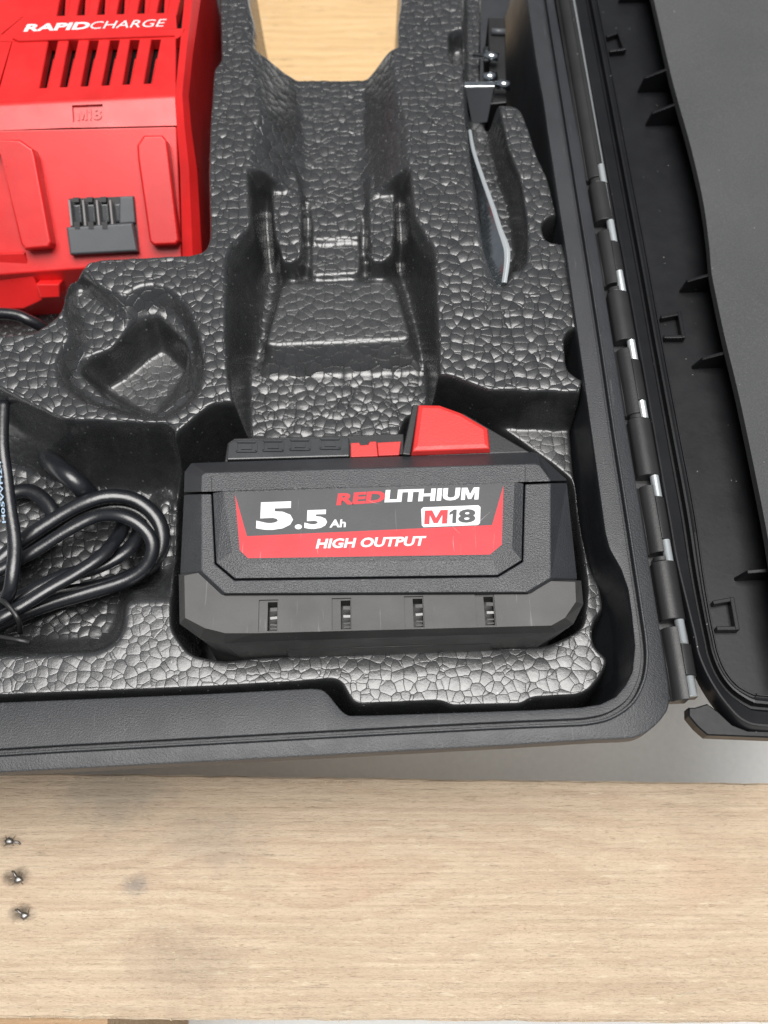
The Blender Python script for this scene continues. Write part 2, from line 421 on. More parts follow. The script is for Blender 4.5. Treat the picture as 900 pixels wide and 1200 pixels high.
# bent nails
def nail(px, py, s, a):
    q = P(px, py, Z_BOARD); mb = MB()
    n = 10; lv = []
    for k, (r, z) in enumerate(((1.15, .0), (1.25, .35), (1.0, .75), (.45, .9))):
        lv.append([q + Vector((math.cos(2 * math.pi * i / n + a) * r * s * (1 + .18 * math.sin(3 * i + a)), math.sin(2 * math.pi * i / n + a) * r * .8 * s * (1 + .18 * math.cos(2 * i)), z * s)) for i in range(n)])
    mb.loft(lv)
    d = Vector((math.cos(a), math.sin(a), 0))
    pth = [q + d * .8 + Vector((0, 0, .2)), q + d * 2.2 + Vector((0, 0, .7)), q + d * 3.3 + Vector((0, .2, .5)), q + d * 4.2 + Vector((0, -.3, -.1))]
    mb.tube(crom(pth, 4), .32 * s, 6)
    o = mb.obj('nail', M['nail'], fb, smooth=True)
    sp = MB()
    for i in range(6):
        t = random.uniform(0, 6.28); r = random.uniform(.9, 2.0); c = q + Vector((math.cos(t) * r, math.sin(t) * r * .8, 0))
        dd = Vector((math.cos(t + random.uniform(-.6, .6)), math.sin(t), 0)) * random.uniform(.8, 2.0)
        sp.add([c + Vector((-.2, -.2, -.05)), c + Vector((.25, -.1, -.05)), c + Vector((0, .25, -.05)), c + dd + Vector((0, 0, random.uniform(.3, .9)))], [(0, 1, 2), (0, 1, 3), (1, 2, 3), (2, 0, 3)])
    sp.obj('splinter', M['splinter'], o)
M['nail'] = mat('nail_steel', (.30, .29, .28), .45, 1); M['splinter'] = mat('torn_wood', (.10, .07, .045), .8)
nail(11, 986, 1.3, -.15); nail(22, 1031, 1.25, 2.3); nail(29, 1073, 1.2, 2.6)

# block that the near end of the board is nailed to
zb = Z_BOARD - 18.2
bp = [tuple(P(x, y, zb).xy) for x, y in ((-140, 1150), (126, 1150), (126, 1330), (-140, 1330))]
mb, lv = board('wooden_block', bp, Z_GROUND, zb, M['block'], 20)
tag(mb.loft(lv).obj('wooden_block', M['block']), 'orange brown wooden block peeping out under the near edge of the pine board', 'wooden block')
# board seen through the open end of the foam channel
fp = [(-150, 420), (150, 420), (150, -20), (-150, -20)]
mb, lv = board('wooden_board', fp, Z_FAR - 18, Z_FAR, M['board_far'], 40)
tag(mb.loft(lv).obj('wooden_board', M['board_far']), 'honey coloured wooden board under the case, seen through the open end of the foam channel', 'wooden board')

# ------------------------------------------------------------------ tool case
case = empty('tool_case', (0, 60, -114))
tag(case, 'open black plastic tool case with its lid folded back on a pinned hinge', 'tool case')
ZR = 3.0
def xy(pts, z): return [Vector(P(x, y, z).xy) for x, y in pts]
Cpx = [(-500, 918), (0, 885), (120, 878), (240, 871.5), (350, 865.5), (480, 858.5), (600, 852.5), (660, 850), (690, 848), (717, 841), (741, 824), (754, 800), (758.5, 775), (757.5, 750),
       (753, 718), (745, 665), (735, 600), (720, 505), (704.5, 400), (689, 300), (673, 200), (657, 100), (641, 0), (630, -70)]
inner_px = [(-500, 857), (0, 823), (240, 813), (366, 806.5), (378, 808), (385, 814), (400, 833), (408, 838.5), (440, 838), (620, 832), (680, 829), (704, 825), (722, 816), (733, 803), (741, 787), (744, 757), (740, 718),
            (736, 690), (728, 667), (714, 642), (709, 622), (706, 600), (686, 456), (664, 300), (644, 169), (636, 114), (628, 71), (618, 0), (608, -70)]
outer_px = [(-500, 938), (0, 904.5), (240, 892), (350, 886), (600, 872.5), (700, 866), (740, 864.5), (752, 862), (766, 852), (778, 840), (786, 826), (784, 800), (774, 735), (752, 600), (735, 500), (703, 300), (668, 100), (650, 0), (640, -70)]
Cw = resample(crom(xy(Cpx, ZR), 10), .6)
INN = xy(inner_px, ZR); OUT = xy(outer_px, ZR)
def hit(p, d, line, far):
    best = far
    for a, b in zip(line, line[1:]):
        e = b - a; den = d.x * e.y - d.y * e.x
        if abs(den) < 1e-9: continue
        s_ = ((a.x - p.x) * e.y - (a.y - p.y) * e.x) / den; u = ((a.x - p.x) * d.y - (a.y - p.y) * d.x) / den
        if -1e-6 <= u <= 1 + 1e-6 and 0 < s_ < best: best = s_
    return best
def smooth1(a, k):
    a = np.array(a); ker = np.ones(2 * k + 1) / (2 * k + 1); return np.convolve(np.pad(a, k, 'edge'), ker, 'valid')
T = []
for i in range(len(Cw)):
    t = (Cw[min(i + 2, len(Cw) - 1)] - Cw[max(i - 2, 0)]).normalized(); T.append(Vector((t.y, -t.x)))
di = smooth1([hit(p, -n, INN, 24) for p, n in zip(Cw, T)], 1); do = smooth1([hit(p, n, OUT, 20) for p, n in zip(Cw, T)], 3)
prof = []       # rows of (offset function, z)
rows = []
def row(off, z): rows.append([(p.x + n.x * off(i), p.y + n.y * off(i), z) for i, (p, n) in enumerate(zip(Cw, T))])
row(lambda i: -di[i] - 13, -94); row(lambda i: -di[i] - .6, -30); row(lambda i: -di[i] + .05, -2); row(lambda i: -di[i], ZR - .5); row(lambda i: -di[i] - .0 + .18, ZR - .12); row(lambda i: -di[i] + .6, ZR)
row(lambda i: -2.05, ZR); row(lambda i: -1.85, ZR - .15); row(lambda i: -1.75, ZR - 1.9); row(lambda i: -.75, ZR - 1.9); row(lambda i: -.55, ZR + .25); row(lambda i: -.35, ZR + .5)
row(lambda i: .05, ZR + .5); row(lambda i: .3, ZR + .2); row(lambda i: .4, ZR - .6); row(lambda i: .7, ZR - .7)
row(lambda i: do[i] - .6, ZR - .7); row(lambda i: do[i] - .1, ZR - .95); row(lambda i: do[i], ZR - 1.4); row(lambda i: do[i] - .1, -3.5); row(lambda i: do[i] - 5, -4.5); row(lambda i: do[i] - 11, -34); row(lambda i: do[i] - 27, -113); row(lambda i: do[i] - 60, -113.5)
n = len(Cw); v = [q for r_ in rows for q in r_]; f = []
for k in range(len(rows) - 1):
    for i in range(n - 1): f.append((k * n + i, k * n + i + 1, (k + 1) * n + i + 1, (k + 1) * n + i))
sh = link('base_shell', v, f, M['shell'], case, smooth=True)
sh.data.set_sharp_from_angle(angle=R(32))
fl = MB().prism([(-320, -56), (70, -56), (86, 30), (110, 420), (26, 420), (26, 226), (-92, 226), (-92, 420), (-320, 420)], -97, -94); fl.obj('base_floor', M['shell'], case)

# hinge: axis through the knuckles
ZH = .4
hx = lambda py: 681.5 + (803 - 681.5) * (py - 100) / (812 - 100)
def ax(py, off=0): return P(hx(py) + off, py, ZH)
axd = (ax(100) - ax(800)).normalized(); axn = Vector((axd.y, -axd.x, 0))     # towards the lid
def barrel(p0, p1, r, side0=-1.0, side1=1.0, n=14, lip=0):
    """part of a tube round the axis: angles from the case side over the top to the lid side"""
    mb = MB(); lv = []
    for p in (p0, p1):
        ring = []
        for k in range(n + 1):
            a = math.pi * (side0 + (side1 - side0) * k / n) / 2          # -pi/2 .. pi/2 measured from the top
            ring.append(p + axn * (r * math.sin(a)) + Vector((0, 0, r * .72 * math.cos(a))))
        ring += [p + axn * (r * math.sin(math.pi * side1 / 2)) + Vector((0, 0, -3)), p + axn * (r * math.sin(math.pi * side0 / 2) - lip) + Vector((0, 0, -3))]
        if lip: ring += [p + axn * (-r - lip) + Vector((0, 0, r * .22))]
        lv.append(ring)
    mb.loft(lv); return mb
base_k = [(-60, 212), (274, 336), (412, 488), (572, 650), (737, 822)]
lid_k = [(218, 262), (345, 402), (493, 560), (660, 728)]
for j, (a, b) in enumerate(base_k):
    r = 4.0 if j < 4 else 4.3
    w_ = (b - a)
    p0, p1 = ax(a), ax(b)
    o = barrel(p0, p1, r, -1, .03, lip=1.2).obj('hinge_knuckle', M['hinge'], case, smooth=True, bevel=.25); o.data.set_sharp_from_angle(angle=R(40))
    e0 = 13 if j else 0
    o = barrel(ax(a + (e0 if j < 4 else 20)), ax(b - 15 if j < 4 else b - 28), r - .02, .031, 1).obj('hinge_cover', M['hinge'], case, smooth=True, bevel=.25); o.data.set_sharp_from_angle(angle=R(40))
for a, b in lid_k:
    o = barrel(ax(a), ax(b), 4.0, -.9, 1).obj('hinge_knuckle', M['hinge'], case, smooth=True, bevel=.25); o.data.set_sharp_from_angle(angle=R(40))
    o = barrel(ax(a - 6), ax(a - 1), 3.2, -.9, .1).obj('hinge_stop', M['hinge'], case, bevel=.2)
off = axn * 1.75
MB().tube([ax(-60) + off + Vector((0, 0, 1.1)), ax(817) + off + Vector((0, 0, .75))], 1.5, 16).obj('hinge_pin', M['zinc'], case, smooth=True)
# leaf under the knuckles (stops the view to the ground)
lf = MB(); a0, a1 = ax(-60), ax(815)
lf.add([a0 - axn * 6 + Vector((0, 0, -2.2)), a0 + axn * 5.5 + Vector((0, 0, -2.2)), a1 + axn * 4.5 + Vector((0, 0, -2.2)), a1 - axn * 6 + Vector((0, 0, -2.2)),
        a0 - axn * 6 + Vector((0, 0, -6)), a0 + axn * 5.5 + Vector((0, 0, -6)), a1 + axn * 4.5 + Vector((0, 0, -6)), a1 - axn * 6 + Vector((0, 0, -6))],
       [(0, 1, 2, 3), (7, 6, 5, 4), (0, 4, 5, 1), (1, 5, 6, 2), (2, 6, 7, 3), (3, 7, 4, 0)])
lf.obj('hinge_leaf', M['hinge'], case)

# lid
ZL = 2.0
LCpx = [(661, -80), (675, 0), (693, 100), (711.5, 200), (730, 300), (748, 400), (765.5, 500), (783, 600), (793, 657), (806, 712), (814, 745), (819, 768), (832, 797), (851, 825), (872, 845), (900, 851), (990, 853)]
LBpx = [(684, -80), (700, 0), (720, 100), (740, 205), (758, 300), (776, 400), (795, 500), (814, 600), (827, 691), (840, 759), (852, 789), (871, 808), (900, 815), (990, 818)]
LC = resample(crom(xy(LCpx, ZL), 10), .8); LB = crom(xy(LBpx, ZL), 10)
TL = []
for i in range(len(LC)):
    t = (LC[min(i + 2, len(LC) - 1)] - LC[max(i - 2, 0)]).normalized(); TL.append(Vector((-t.y, t.x)))
db = smooth1([hit(p, n_, LB, 13) for p, n_ in zip(LC, TL)], 3)
ZF = -24.0
rows = []
for fr, ad, z in ((0, -1.2, -5), (0, -.6, 1.0), (0, 0, ZL), (0, .5, ZL), (0, .8, ZL - .9), (.50, 0, ZL - 1.6), (.60, 0, ZL - 3.0), (.68, 0, ZL - 3.0), (.72, 0, ZL - .2), (.80, 0, ZL), (.88, 0, ZL - .4), (.95, 0, ZL - .4), (.97, 0, ZL + .25), (1, .1, ZL + .25), (1, .25, ZL), (1, 1.2, ZF)):
    rows.append([(p.x + n_.x * (fr * db[i] + ad), p.y + n_.y * (fr * db[i] + ad), z) for i, (p, n_) in enumerate(zip(LC, TL))])
n = len(LC); v = [q for r_ in rows for q in r_]; f = []
for k in range(len(rows) - 1):
    for i in range(n - 1): f.append((k * n + i, k * n + i + 1, (k + 1) * n + i + 1, (k + 1) * n + i))
lastrow = rows[-1]
k0 = len(v)                                    # floor of the lid as a fan of strips to a far line
for q in lastrow: v.append((260, q[1], ZF))
for i in range(n - 1): f.append(((len(rows) - 1) * n + i, (len(rows) - 1) * n + i + 1, k0 + i + 1, k0 + i))
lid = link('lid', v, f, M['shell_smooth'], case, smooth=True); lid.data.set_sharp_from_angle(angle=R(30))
lid['label'] = 'smooth black inside of the lid folded back'
fpx = [(807, 829), (815, 829), (829, 824.5), (842, 834), (858, 849), (876, 856), (990, 858), (990, 868), (829, 861.5), (817, 851), (807, 839)]
fz = -1.5; fw = P2(fpx, fz)
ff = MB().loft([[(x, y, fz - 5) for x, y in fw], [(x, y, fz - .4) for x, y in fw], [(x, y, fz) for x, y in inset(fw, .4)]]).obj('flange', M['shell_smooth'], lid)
CY = Vector((math.cos(R(2.8)), math.sin(R(2.8)), 0))
for tip, shd, end in (((724, 3), (730, -10), (765, -20)), ((747, 108), (755, 91), (783, 80)), ((756, 147), (764, 132), (793, 121)), ((796, 342), (805, 329), (833, 321)), ((810, 431), (823, 420), (853, 412)), ((860, 679), (876, 670), (900, 668))):
    a = P(*tip, ZF); pl = Plane(a, a + CY, a + Vector((0, 0, 1)))
    s_ = pl.at(*shd); e = pl.at(*end); e2 = e + (e - s_).normalized() * 25; e2.z = e.z + 1.0
    th = Vector((-CY.y, CY.x, 0)) * .65
    pr = [a, s_, e, e2, Vector((e2.x, e2.y, ZF))]
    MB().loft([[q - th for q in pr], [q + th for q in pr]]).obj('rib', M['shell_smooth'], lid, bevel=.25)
for q4 in (((711, 42), (725, 37), (732, 57), (714, 59)), ((775, 371), (796, 367), (801, 394), (778, 394)), ((836, 706), (858, 702), (864, 736), (840, 736))):
    p = [P(x, y, ZF + 3) for x, y in q4]; mb = MB()
    for a, b in ((0, 1), (1, 2), (2, 3)):
        u = (p[b] - p[a]); L = u.length; u.normalize(); s_ = Vector((-u.y, u.x, 0)) * .75
        A, B = p[a] - u * (.7 if a else 0), p[b] + u * (.7 if b < 3 else 0)
        up_ = Vector((0, 0, -3)) if a != 1 else Vector((0, 0, -2.9)); tp = Vector((0, 0, 0 if a != 1 else .25))
        mb.loft([[A - s_ + up_, B - s_ + up_, B + s_ + up_, A + s_ + up_], [A - s_ + tp, B - s_ + tp, B + s_ + tp, A + s_ + tp]])
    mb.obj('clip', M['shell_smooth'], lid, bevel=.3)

# grey foam sheet lying in the lid
ZP = -9.0
edge = crom([P(x, y, ZP) for x, y in ((752, -60), (766, 0), (784, 80), (794, 118), (810, 174), (824, 235), (831, 285), (834, 318), (840, 350), (850, 397), (866, 464), (886, 560), (900, 632), (914, 720), (930, 800))], 8)
NX = 34; vv = []; ff = []; hgt = lambda x, y: .8 * math.sin(x * .035 + y * .02) + 1.3 * math.sin(y * .027 + 1.2) - 1.6 * math.exp(-((x - PD.x) ** 2 / 30 + (y - PD.y) ** 2 / 160)) + 1.0 * math.exp(-((x - PD.x + 5) ** 2 / 60 + (y - PD.y) ** 2 / 200))
PD = P(862, 216, ZP)
for lay in (0, 1):
    for p in edge:
        for i in range(NX + 1):
            t = (i / NX) ** 1.5; x = p.x + (240 - p.x) * t
            vv.append((x, p.y, ZP + hgt(x, p.y) * min(1, .25 + t * 6) - (4 if lay else 0)))
m_ = len(edge); W = NX + 1
for k in range(m_ - 1):
    for i in range(NX):
        a = k * W + i; ff.append((a, a + 1, a + W + 1, a + W)); b = a + m_ * W; ff.append((b, b + W, b + W + 1, b + 1))
    a = k * W; ff.append((a, a + W, a + W + m_ * W, a + m_ * W))
pad = link('foam_sheet', vv, ff, M['pad'], smooth=True); pad.data.set_sharp_from_angle(angle=R(40))
tag(pad, 'dark grey foam sheet with a small dent lying over the ribs of the lid', 'foam sheet')

# ------------------------------------------------------------------ foam insert: a moulded relief
STEP = .5
gx = np.arange(-186, 82, STEP); gy = np.arange(-86, 286, STEP)
X, Y = np.meshgrid(gx, gy); H = np.zeros_like(X)
def sdf(poly):
    d = np.full(X.shape, 1e9); ins = np.zeros(X.shape, bool); n = len(poly)
    for i in range(n):
        ax_, ay = poly[i]; bx, by = poly[(i + 1) % n]; ex, ey = bx - ax_, by - ay; L2 = ex * ex + ey * ey + 1e-12
        wx, wy = X - ax_, Y - ay; t = np.clip((wx * ex + wy * ey) / L2, 0, 1)
        dd = (wx - ex * t) ** 2 + (wy - ey * t) ** 2; np.minimum(d, dd, out=d)
        if abs(ey) > 1e-9:
            c = ((ay > Y) != (by > Y)) & (X < ex * (Y - ay) / ey + ax_); ins ^= c
    d = np.sqrt(d); return np.where(ins, -d, d)
def rnd(px, z, m=4):
    """outline at height z with softened corners"""
    w2 = [Vector(p) for p in P2(px, z)]; out = []; n = len(w2)
    for i in range(n):
        a, b, c = w2[i - 1], w2[i], w2[(i + 1) % n]; r = min(3.0, (a - b).length * .42, (c - b).length * .42)
        p, q = b + (a - b).normalized() * r, b + (c - b).normalized() * r
        for k in range(m + 1):
            t = k / m; out.append(tuple((p * (1 - t) + b * t) * (1 - t) + (b * (1 - t) + q * t) * t))
    return out
def recess(top, zt, bot, zb):
    global H
    dT = sdf(rnd(top, zt)); dB = sdf(rnd(bot, zb)) if bot else dT + .6
    i = np.maximum(-dT, 0); o = np.maximum(dB, 0); t = i / np.maximum(i + o, 1e-6); t = np.where(dB <= 0, 1, t)
    t = t * .55 + (t * t * (3 - 2 * t)) * .45
    H = np.where(dT < 0, np.minimum(H, zt + (zb - zt) * t), H)
def raise_(top, zt, base, zb):
    global H
    dT = sdf(rnd(top, zt)); dB = sdf(rnd(base, zb))
    i = np.maximum(-dB, 0); o = np.maximum(dT, 0); t = i / np.maximum(i + o, 1e-6); t = np.where(dT <= 0, 1, t)
    H = np.where((dB < 0) | (dT < 0), np.maximum(H, zb + (zt - zb) * t), H)
L1, L2 = -22.0, -42.0
# gentle unevenness
H += .35 * np.sin(X * .05 + 1) * np.cos(Y * .043)
# charger bay
bay = [(254, -160), (253, 0), (255, 70), (246, 80), (244, 110), (241, 150), (239.5, 200), (241, 275), (238, 289), (226, 294), (120, 299), (99, 303), (92, 314), (74, 320), (70, 336), (67, 362), (55, 374), (37, 385), (0, 388), (-160, 390), (-220, -160)]
recess(bay, 0, None, -58)
# round cup for the chuck with a neck towards the charger
recess([(71, 338), (76, 319), (96, 316), (112, 332), (143, 344), (160, 335), (178, 331), (200, 338), (220, 357), (231, 387), (238, 427), (233, 460), (213, 482), (187, 493), (147, 487), (110, 475), (88, 466), (67, 447), (62, 427), (71, 404), (80, 392), (73, 362)], 0,
       [(88, 340), (97, 336), (122, 362), (148, 386), (180, 362), (205, 372), (224, 402), (232, 440), (228, 459), (209, 478), (186, 489), (148, 482), (112, 470), (90, 450), (88, 430), (104, 414), (104, 392), (90, 362)], -8)
recess([(152, 380), (182, 367), (217, 403), (227, 433), (229, 452), (178, 490), (123, 467), (92, 434), (95, 425), (110, 416), (133, 411)], -8, [(122, 458), (193, 408), (221, 434), (180, 488)], -25)
# drill channel
chan = [(288, -160), (290, 0), (293, 50), (300, 100), (307, 133), (293, 153), (290, 187), (293, 233), (297, 262), (272, 284), (263, 300), (265, 347), (267, 413), (271, 447), (281, 476), (284, 520), (508, 515), (511, 470), (511, 440), (510, 380), (510, 300), (508, 289), (484, 255), (478, 187), (477, 143), (467, 110), (460, 67), (463, 0), (464, -160)]
recess(chan, 0, [(340, -160), (344, 60), (357, 150), (362, 235), (335, 300), (318, 440), (305, 530), (495, 530), (486, 440), (468, 300), (420, 235), (424, 150), (430, 60), (436, -160)], -17)
recess([(294, 196), (312, 194), (354, 200), (360, 236), (361, 248), (424, 246), (428, 205), (466, 198), (478, 195), (484, 255), (508, 289), (510, 300), (510, 380), (511, 440), (511, 470), (508, 515), (284, 520), (281, 476), (271, 447), (267, 413), (265, 347), (263, 300), (272, 284), (297, 262), (293, 233), (290, 187)], 0,
       [(318, 205), (346, 210), (357, 262), (426, 262), (434, 210), (464, 205), (464, 280), (472, 330), (492, 400), (502, 440), (505, 525), (290, 530), (292, 445), (304, 400), (314, 330), (316, 280)], -29)
raise_([(330, 331), (462, 328), (483, 397), (308, 405)], -20, [(326, 326), (470, 322), (500, 436), (302, 442)], -29)
raise_([(364, 236), (424, 236), (424, 322), (362, 325)], -18.6, [(360, 230), (429, 230), (430, 336), (358, 338)], -29)
raise_([(316, 198), (348, 200), (357, 240), (357, 300), (345, 311), (326, 308), (318, 262)], -12.5, [(308, 186), (352, 190), (361, 238), (361, 306), (346, 322), (320, 318), (312, 264)], -29)
raise_([(433, 200), (464, 198), (466, 298), (450, 310), (431, 308), (429, 250)], -12.5, [(428, 190), (472, 186), (472, 304), (452, 322), (428, 318), (425, 250)], -29)
# lower shelf with battery bay and cord bay
recess([(-160, 400), (-40, 440), (3, 467), (33, 493), (90, 530), (150, 529), (213, 524), (222, 508), (232, 494), (253, 480), (272, 483), (284, 506), (400, 502), (510, 472), (513, 459), (600, 461), (690, 464), (900, 466), (960, 900), (-260, 900)], 0,
       [(-160, 470), (0, 528), (70, 562), (150, 566), (213, 560), (240, 525), (284, 522), (400, 512), (505, 505), (520, 491), (690, 493), (900, 495), (960, 960), (-260, 960)], L1)
recess([(-260, 776), (0, 769), (115, 764.5), (137, 752), (146, 733), (147, 704), (206, 702), (214, 535), (90, 530), (-160, 400)], L1, [(-260, 752), (0, 752), (112, 750), (129, 742), (137, 724), (140, 686), (200, 668), (203, 580), (70, 565), (-160, 500)], L2)
# small foam ledge beside the battery, in the cord bay
raise_([(186, 585), (203, 580), (204, 668), (186, 672)], -30, [(180, 575), (209, 570), (209, 684), (178, 688)], L2)
recess([(206, 560), (262, 512), (470, 507), (480, 478), (520, 480), (590, 508), (642, 545), (668, 566), (683, 690), (678, 733), (640, 751), (300, 764), (264, 769), (226, 762), (206, 735)], L1, None, -76)
# slot for the steel key, and the notch for the clip beside the case wall
recess([(544, 96), (578, 96), (581, 126), (592, 175), (607, 211), (614, 255), (619, 305), (611, 318), (600, 316), (599, 331), (584, 340), (572, 330), (560, 252), (549, 160)], 0, [(550, 110), (574, 110), (578, 140), (598, 240), (606, 298), (598, 326), (586, 334), (574, 318), (562, 240), (552, 165)], -17)
recess([(528, 36), (546, 34), (546, 72), (530, 72)], 0, None, -10)
recess([(544, -160), (575, -160), (574, 100), (546, 98)], 0, None, -12)
OUTZ = -64
recess([(571, -160), (569, 95), (580, 118), (611, 121), (621, 140), (634, 180), (647, 207), (655, 240), (668, 300), (900, 300), (900, -160)], 0, None, OUTZ)
recess([(640, 262), (650, 254), (720, 254), (720, 282), (646, 280), (641, 272)], 0, None, OUTZ)
recess([(666, 397), (672, 389), (760, 389), (760, 441), (682, 441), (669, 431)], 0, None, OUTZ)
recess([(672, 300), (696, 470), (900, 470), (900, 290)], 0, None, OUTZ)
recess([(672, 497), (676, 544), (682, 592), (686, 622), (697, 664), (709, 688), (713, 716), (702, 728), (699, 742), (702, 757), (715, 766), (718, 777), (709, 796), (695, 813), (680, 820), (625, 823), (614, 831), (527, 833), (516, 827), (419, 831), (408, 826), (396, 804), (390, 801), (350, 804.5), (240, 811), (0, 820.5), (-260, 832), (-260, 960), (960, 960), (960, 480), (680, 470)], L1, None, OUTZ)
YE = P(388, 90, -17).y
H = np.where((Y > YE) & (sdf(rnd([(293, -160), (296, 0), (303, 22), (303, 40), (303, 120), (464, 120), (461, 40), (462, 20), (465, 0), (466, -160)], 0)) < 0), OUTZ, H)
def blur(A, sig):
    r = int(3 * sig) + 1; k = np.exp(-.5 * (np.arange(-r, r + 1) / sig) ** 2); k /= k.sum()
    B = np.pad(A, r, 'edge'); B = sum(k[i] * B[i:i + A.shape[0], :] for i in range(2 * r + 1))
    return sum(k[i] * B[:, i:i + A.shape[1]] for i in range(2 * r + 1))
H = blur(H, 1.6)
ny, nx = H.shape
keep = (np.maximum.reduce([H[:-1, :-1], H[1:, :-1], H[:-1, 1:], H[1:, 1:]]) > OUTZ + 3) & (np.minimum.reduce([H[:-1, :-1], H[1:, :-1], H[:-1, 1:], H[1:, 1:]]) > -75)
# the floors of the two deep bays lie under the things in them
idx = np.arange(ny * nx).reshape(ny, nx)
F4 = np.stack([idx[:-1, :-1], idx[:-1, 1:], idx[1:, 1:], idx[1:, :-1]], -1)[keep]
used = np.unique(F4); remap = np.full(ny * nx, -1); remap[used] = np.arange(len(used)); F4 = remap[F4]
V = np.stack([X.ravel(), Y.ravel(), H.ravel()], -1)[used] * MM
me = bpy.data.meshes.new('foam_insert')
me.vertices.add(len(V)); me.vertices.foreach_set('co', V.ravel())
me.loops.add(F4.size); me.loops.foreach_set('vertex_index', F4.ravel().astype(np.int32))
me.polygons.add(len(F4)); me.polygons.foreach_set('loop_start', np.arange(0, F4.size, 4, dtype=np.int32)); me.polygons.foreach_set('loop_total', np.full(len(F4), 4, dtype=np.int32))
me.update(calc_edges=True)
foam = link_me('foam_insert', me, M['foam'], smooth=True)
tag(foam, 'black bead foam insert with moulded hollows filling the open case', 'foam insert')

# ------------------------------------------------------------------ lettering
POLY = {'M': [(0, 0), (0, 1), (.32, 1), (.5, .44), (.68, 1), (1, 1), (1, 0), (.77, 0), (.77, .64), (.59, .06), (.41, .06), (.23, .64), (.23, 0)],
        '1': [(.36, 0), (.36, .70), (.0, .60), (.0, .80), (.48, 1), (.80, 1), (.80, 0)]}
def glyph(s, plane, a, b, cap, slant, name, m, parent, lift):
    A, B = Vector(a), Vector(b); U = B - A; perp = Vector((U.y, -U.x)).normalized() * cap; vs = []
    for x, y in POLY[s]:
        q = A + U * x + perp * y + Vector((slant * y, 0)); vs.append(plane.at(q.x, q.y) + plane.n * lift)
    tri = [tuple(t) for t in tessellate_polygon([[Vector((x, y, 0)) for x, y in POLY[s]]])]
    return link(name, vs, tri, m, parent)
def text(s, plane, a, b, cap, slant, name, m, parent, bold=.02, lift=.06, xh=None):
    """flat print: baseline from a to b (px), capital height in px, slant in px"""
    cu = bpy.data.curves.new('text', 'FONT'); cu.body = s; cu.offset = bold; cu.resolution_u = 3; cu.fill_mode = 'FRONT'
    to = bpy.data.objects.new('text', cu); COL.objects.link(to)
    bpy.context.view_layer.update()
    me = bpy.data.meshes.new_from_object(to.evaluated_get(bpy.context.evaluated_depsgraph_get()))
    bpy.data.objects.remove(to); bpy.data.curves.remove(cu)
    co = np.empty(len(me.vertices) * 3); me.vertices.foreach_get('co', co); co = co.reshape(-1, 3)
    x0, x1 = co[:, 0].min(), co[:, 0].max(); y0 = -bold; y1 = xh or co[:, 1].max()
    A, B = Vector(a), Vector(b); U = B - A; perp = Vector((U.y, -U.x)).normalized() * cap
    vs = []
    for x, y, z in co:
        u = (x - x0) / (x1 - x0); v_ = (y - y0) / (y1 - y0)
        q = A + U * u + perp * v_ + Vector((slant * v_, 0))
        vs.append(plane.at(q.x, q.y) + plane.n * lift)
    fs = [tuple(p.vertices) for p in me.polygons]; bpy.data.meshes.remove(me)
    return link(name, vs, fs, m, parent)

# ------------------------------------------------------------------ battery
ZT = 6.0
bat = empty('battery_pack', tuple(P(445, 640, -70)))
tag(bat, 'black and red rechargeable battery pack lying label up in the foam', 'battery pack')
def lv(px, z): return [P(x, y, z) for x, y in px]
def down(L, z, k=1.0): return [Vector((q.x, q.y, z)) for q in L]
# core below everything
core = lv([(222, 548), (628, 534), (658, 566), (670, 690), (640, 728), (250, 735), (216, 700)], -4)
MB().loft([down(core, -70), core]).obj('core', M['pack_dark'], bat)
# lower housing: U round the label plate, chamfered outside
ti = [(236, 579), (247.5, 578.6), (251.5, 660.5), (274.5, 680), (583.5, 676), (613, 658), (615.5, 567.2), (645, 566.3)]
to_ = [(645, 677), (617, 693.5), (264, 695), (236, 669)]
top = lv(ti + to_, ZT)
mid = lv([(215.5, 579.5)] + ti[1:7] + [(664.5, 566)] + [(676.5, 678), (640, 703), (246, 705), (211, 672)], ZT - 9)
for i in range(1, 7): mid[i] = Vector((top[i].x, top[i].y, ZT - 9))
e1 = [t.lerp(m2, .10) for t, m2 in zip(top, mid)]
for i in range(1, 7): e1[i] = Vector((top[i].x, top[i].y, top[i].z))
MB().loft([down(mid, -40), mid, top]).obj('housing', M['pack'], bat, bevel=.35)
# far cap above the seam
ct = lv([(236, 576.5), (236, 558), (240, 554), (628, 543.5), (633, 546), (645, 562.5), (645, 564)], ZT)
cm = lv([(215.5, 577), (216, 553), (224, 542.5), (624, 529.5), (630, 531), (664, 561.5), (664.5, 563.5)], ZT - 9)
MB().loft([down(cm, -40), cm, ct]).obj('top_cap', M['pack'], bat, bevel=.35)
# plate's vertical scores carried into the cap: their shade laid on as black strips
for x0, y0, x1, y1 in ((247.6, 559, 248.2, 576), (615.4, 546, 615.5, 564.5)):
    a, b = P(x0, y0, ZT), P(x1, y1, ZT); s_ = Vector((.16, 0, 0))
    MB().loft([[a - s_ + Vector((0, 0, -.1)), b - s_ + Vector((0, 0, -.1)), b + s_ + Vector((0, 0, -.1)), a + s_ + Vector((0, 0, -.1))], [a - s_ + Vector((0, 0, .03)), b - s_ + Vector((0, 0, .03)), b + s_ + Vector((0, 0, .03)), a + s_ + Vector((0, 0, .03))]]).obj('score_shade', M['black'], bat)
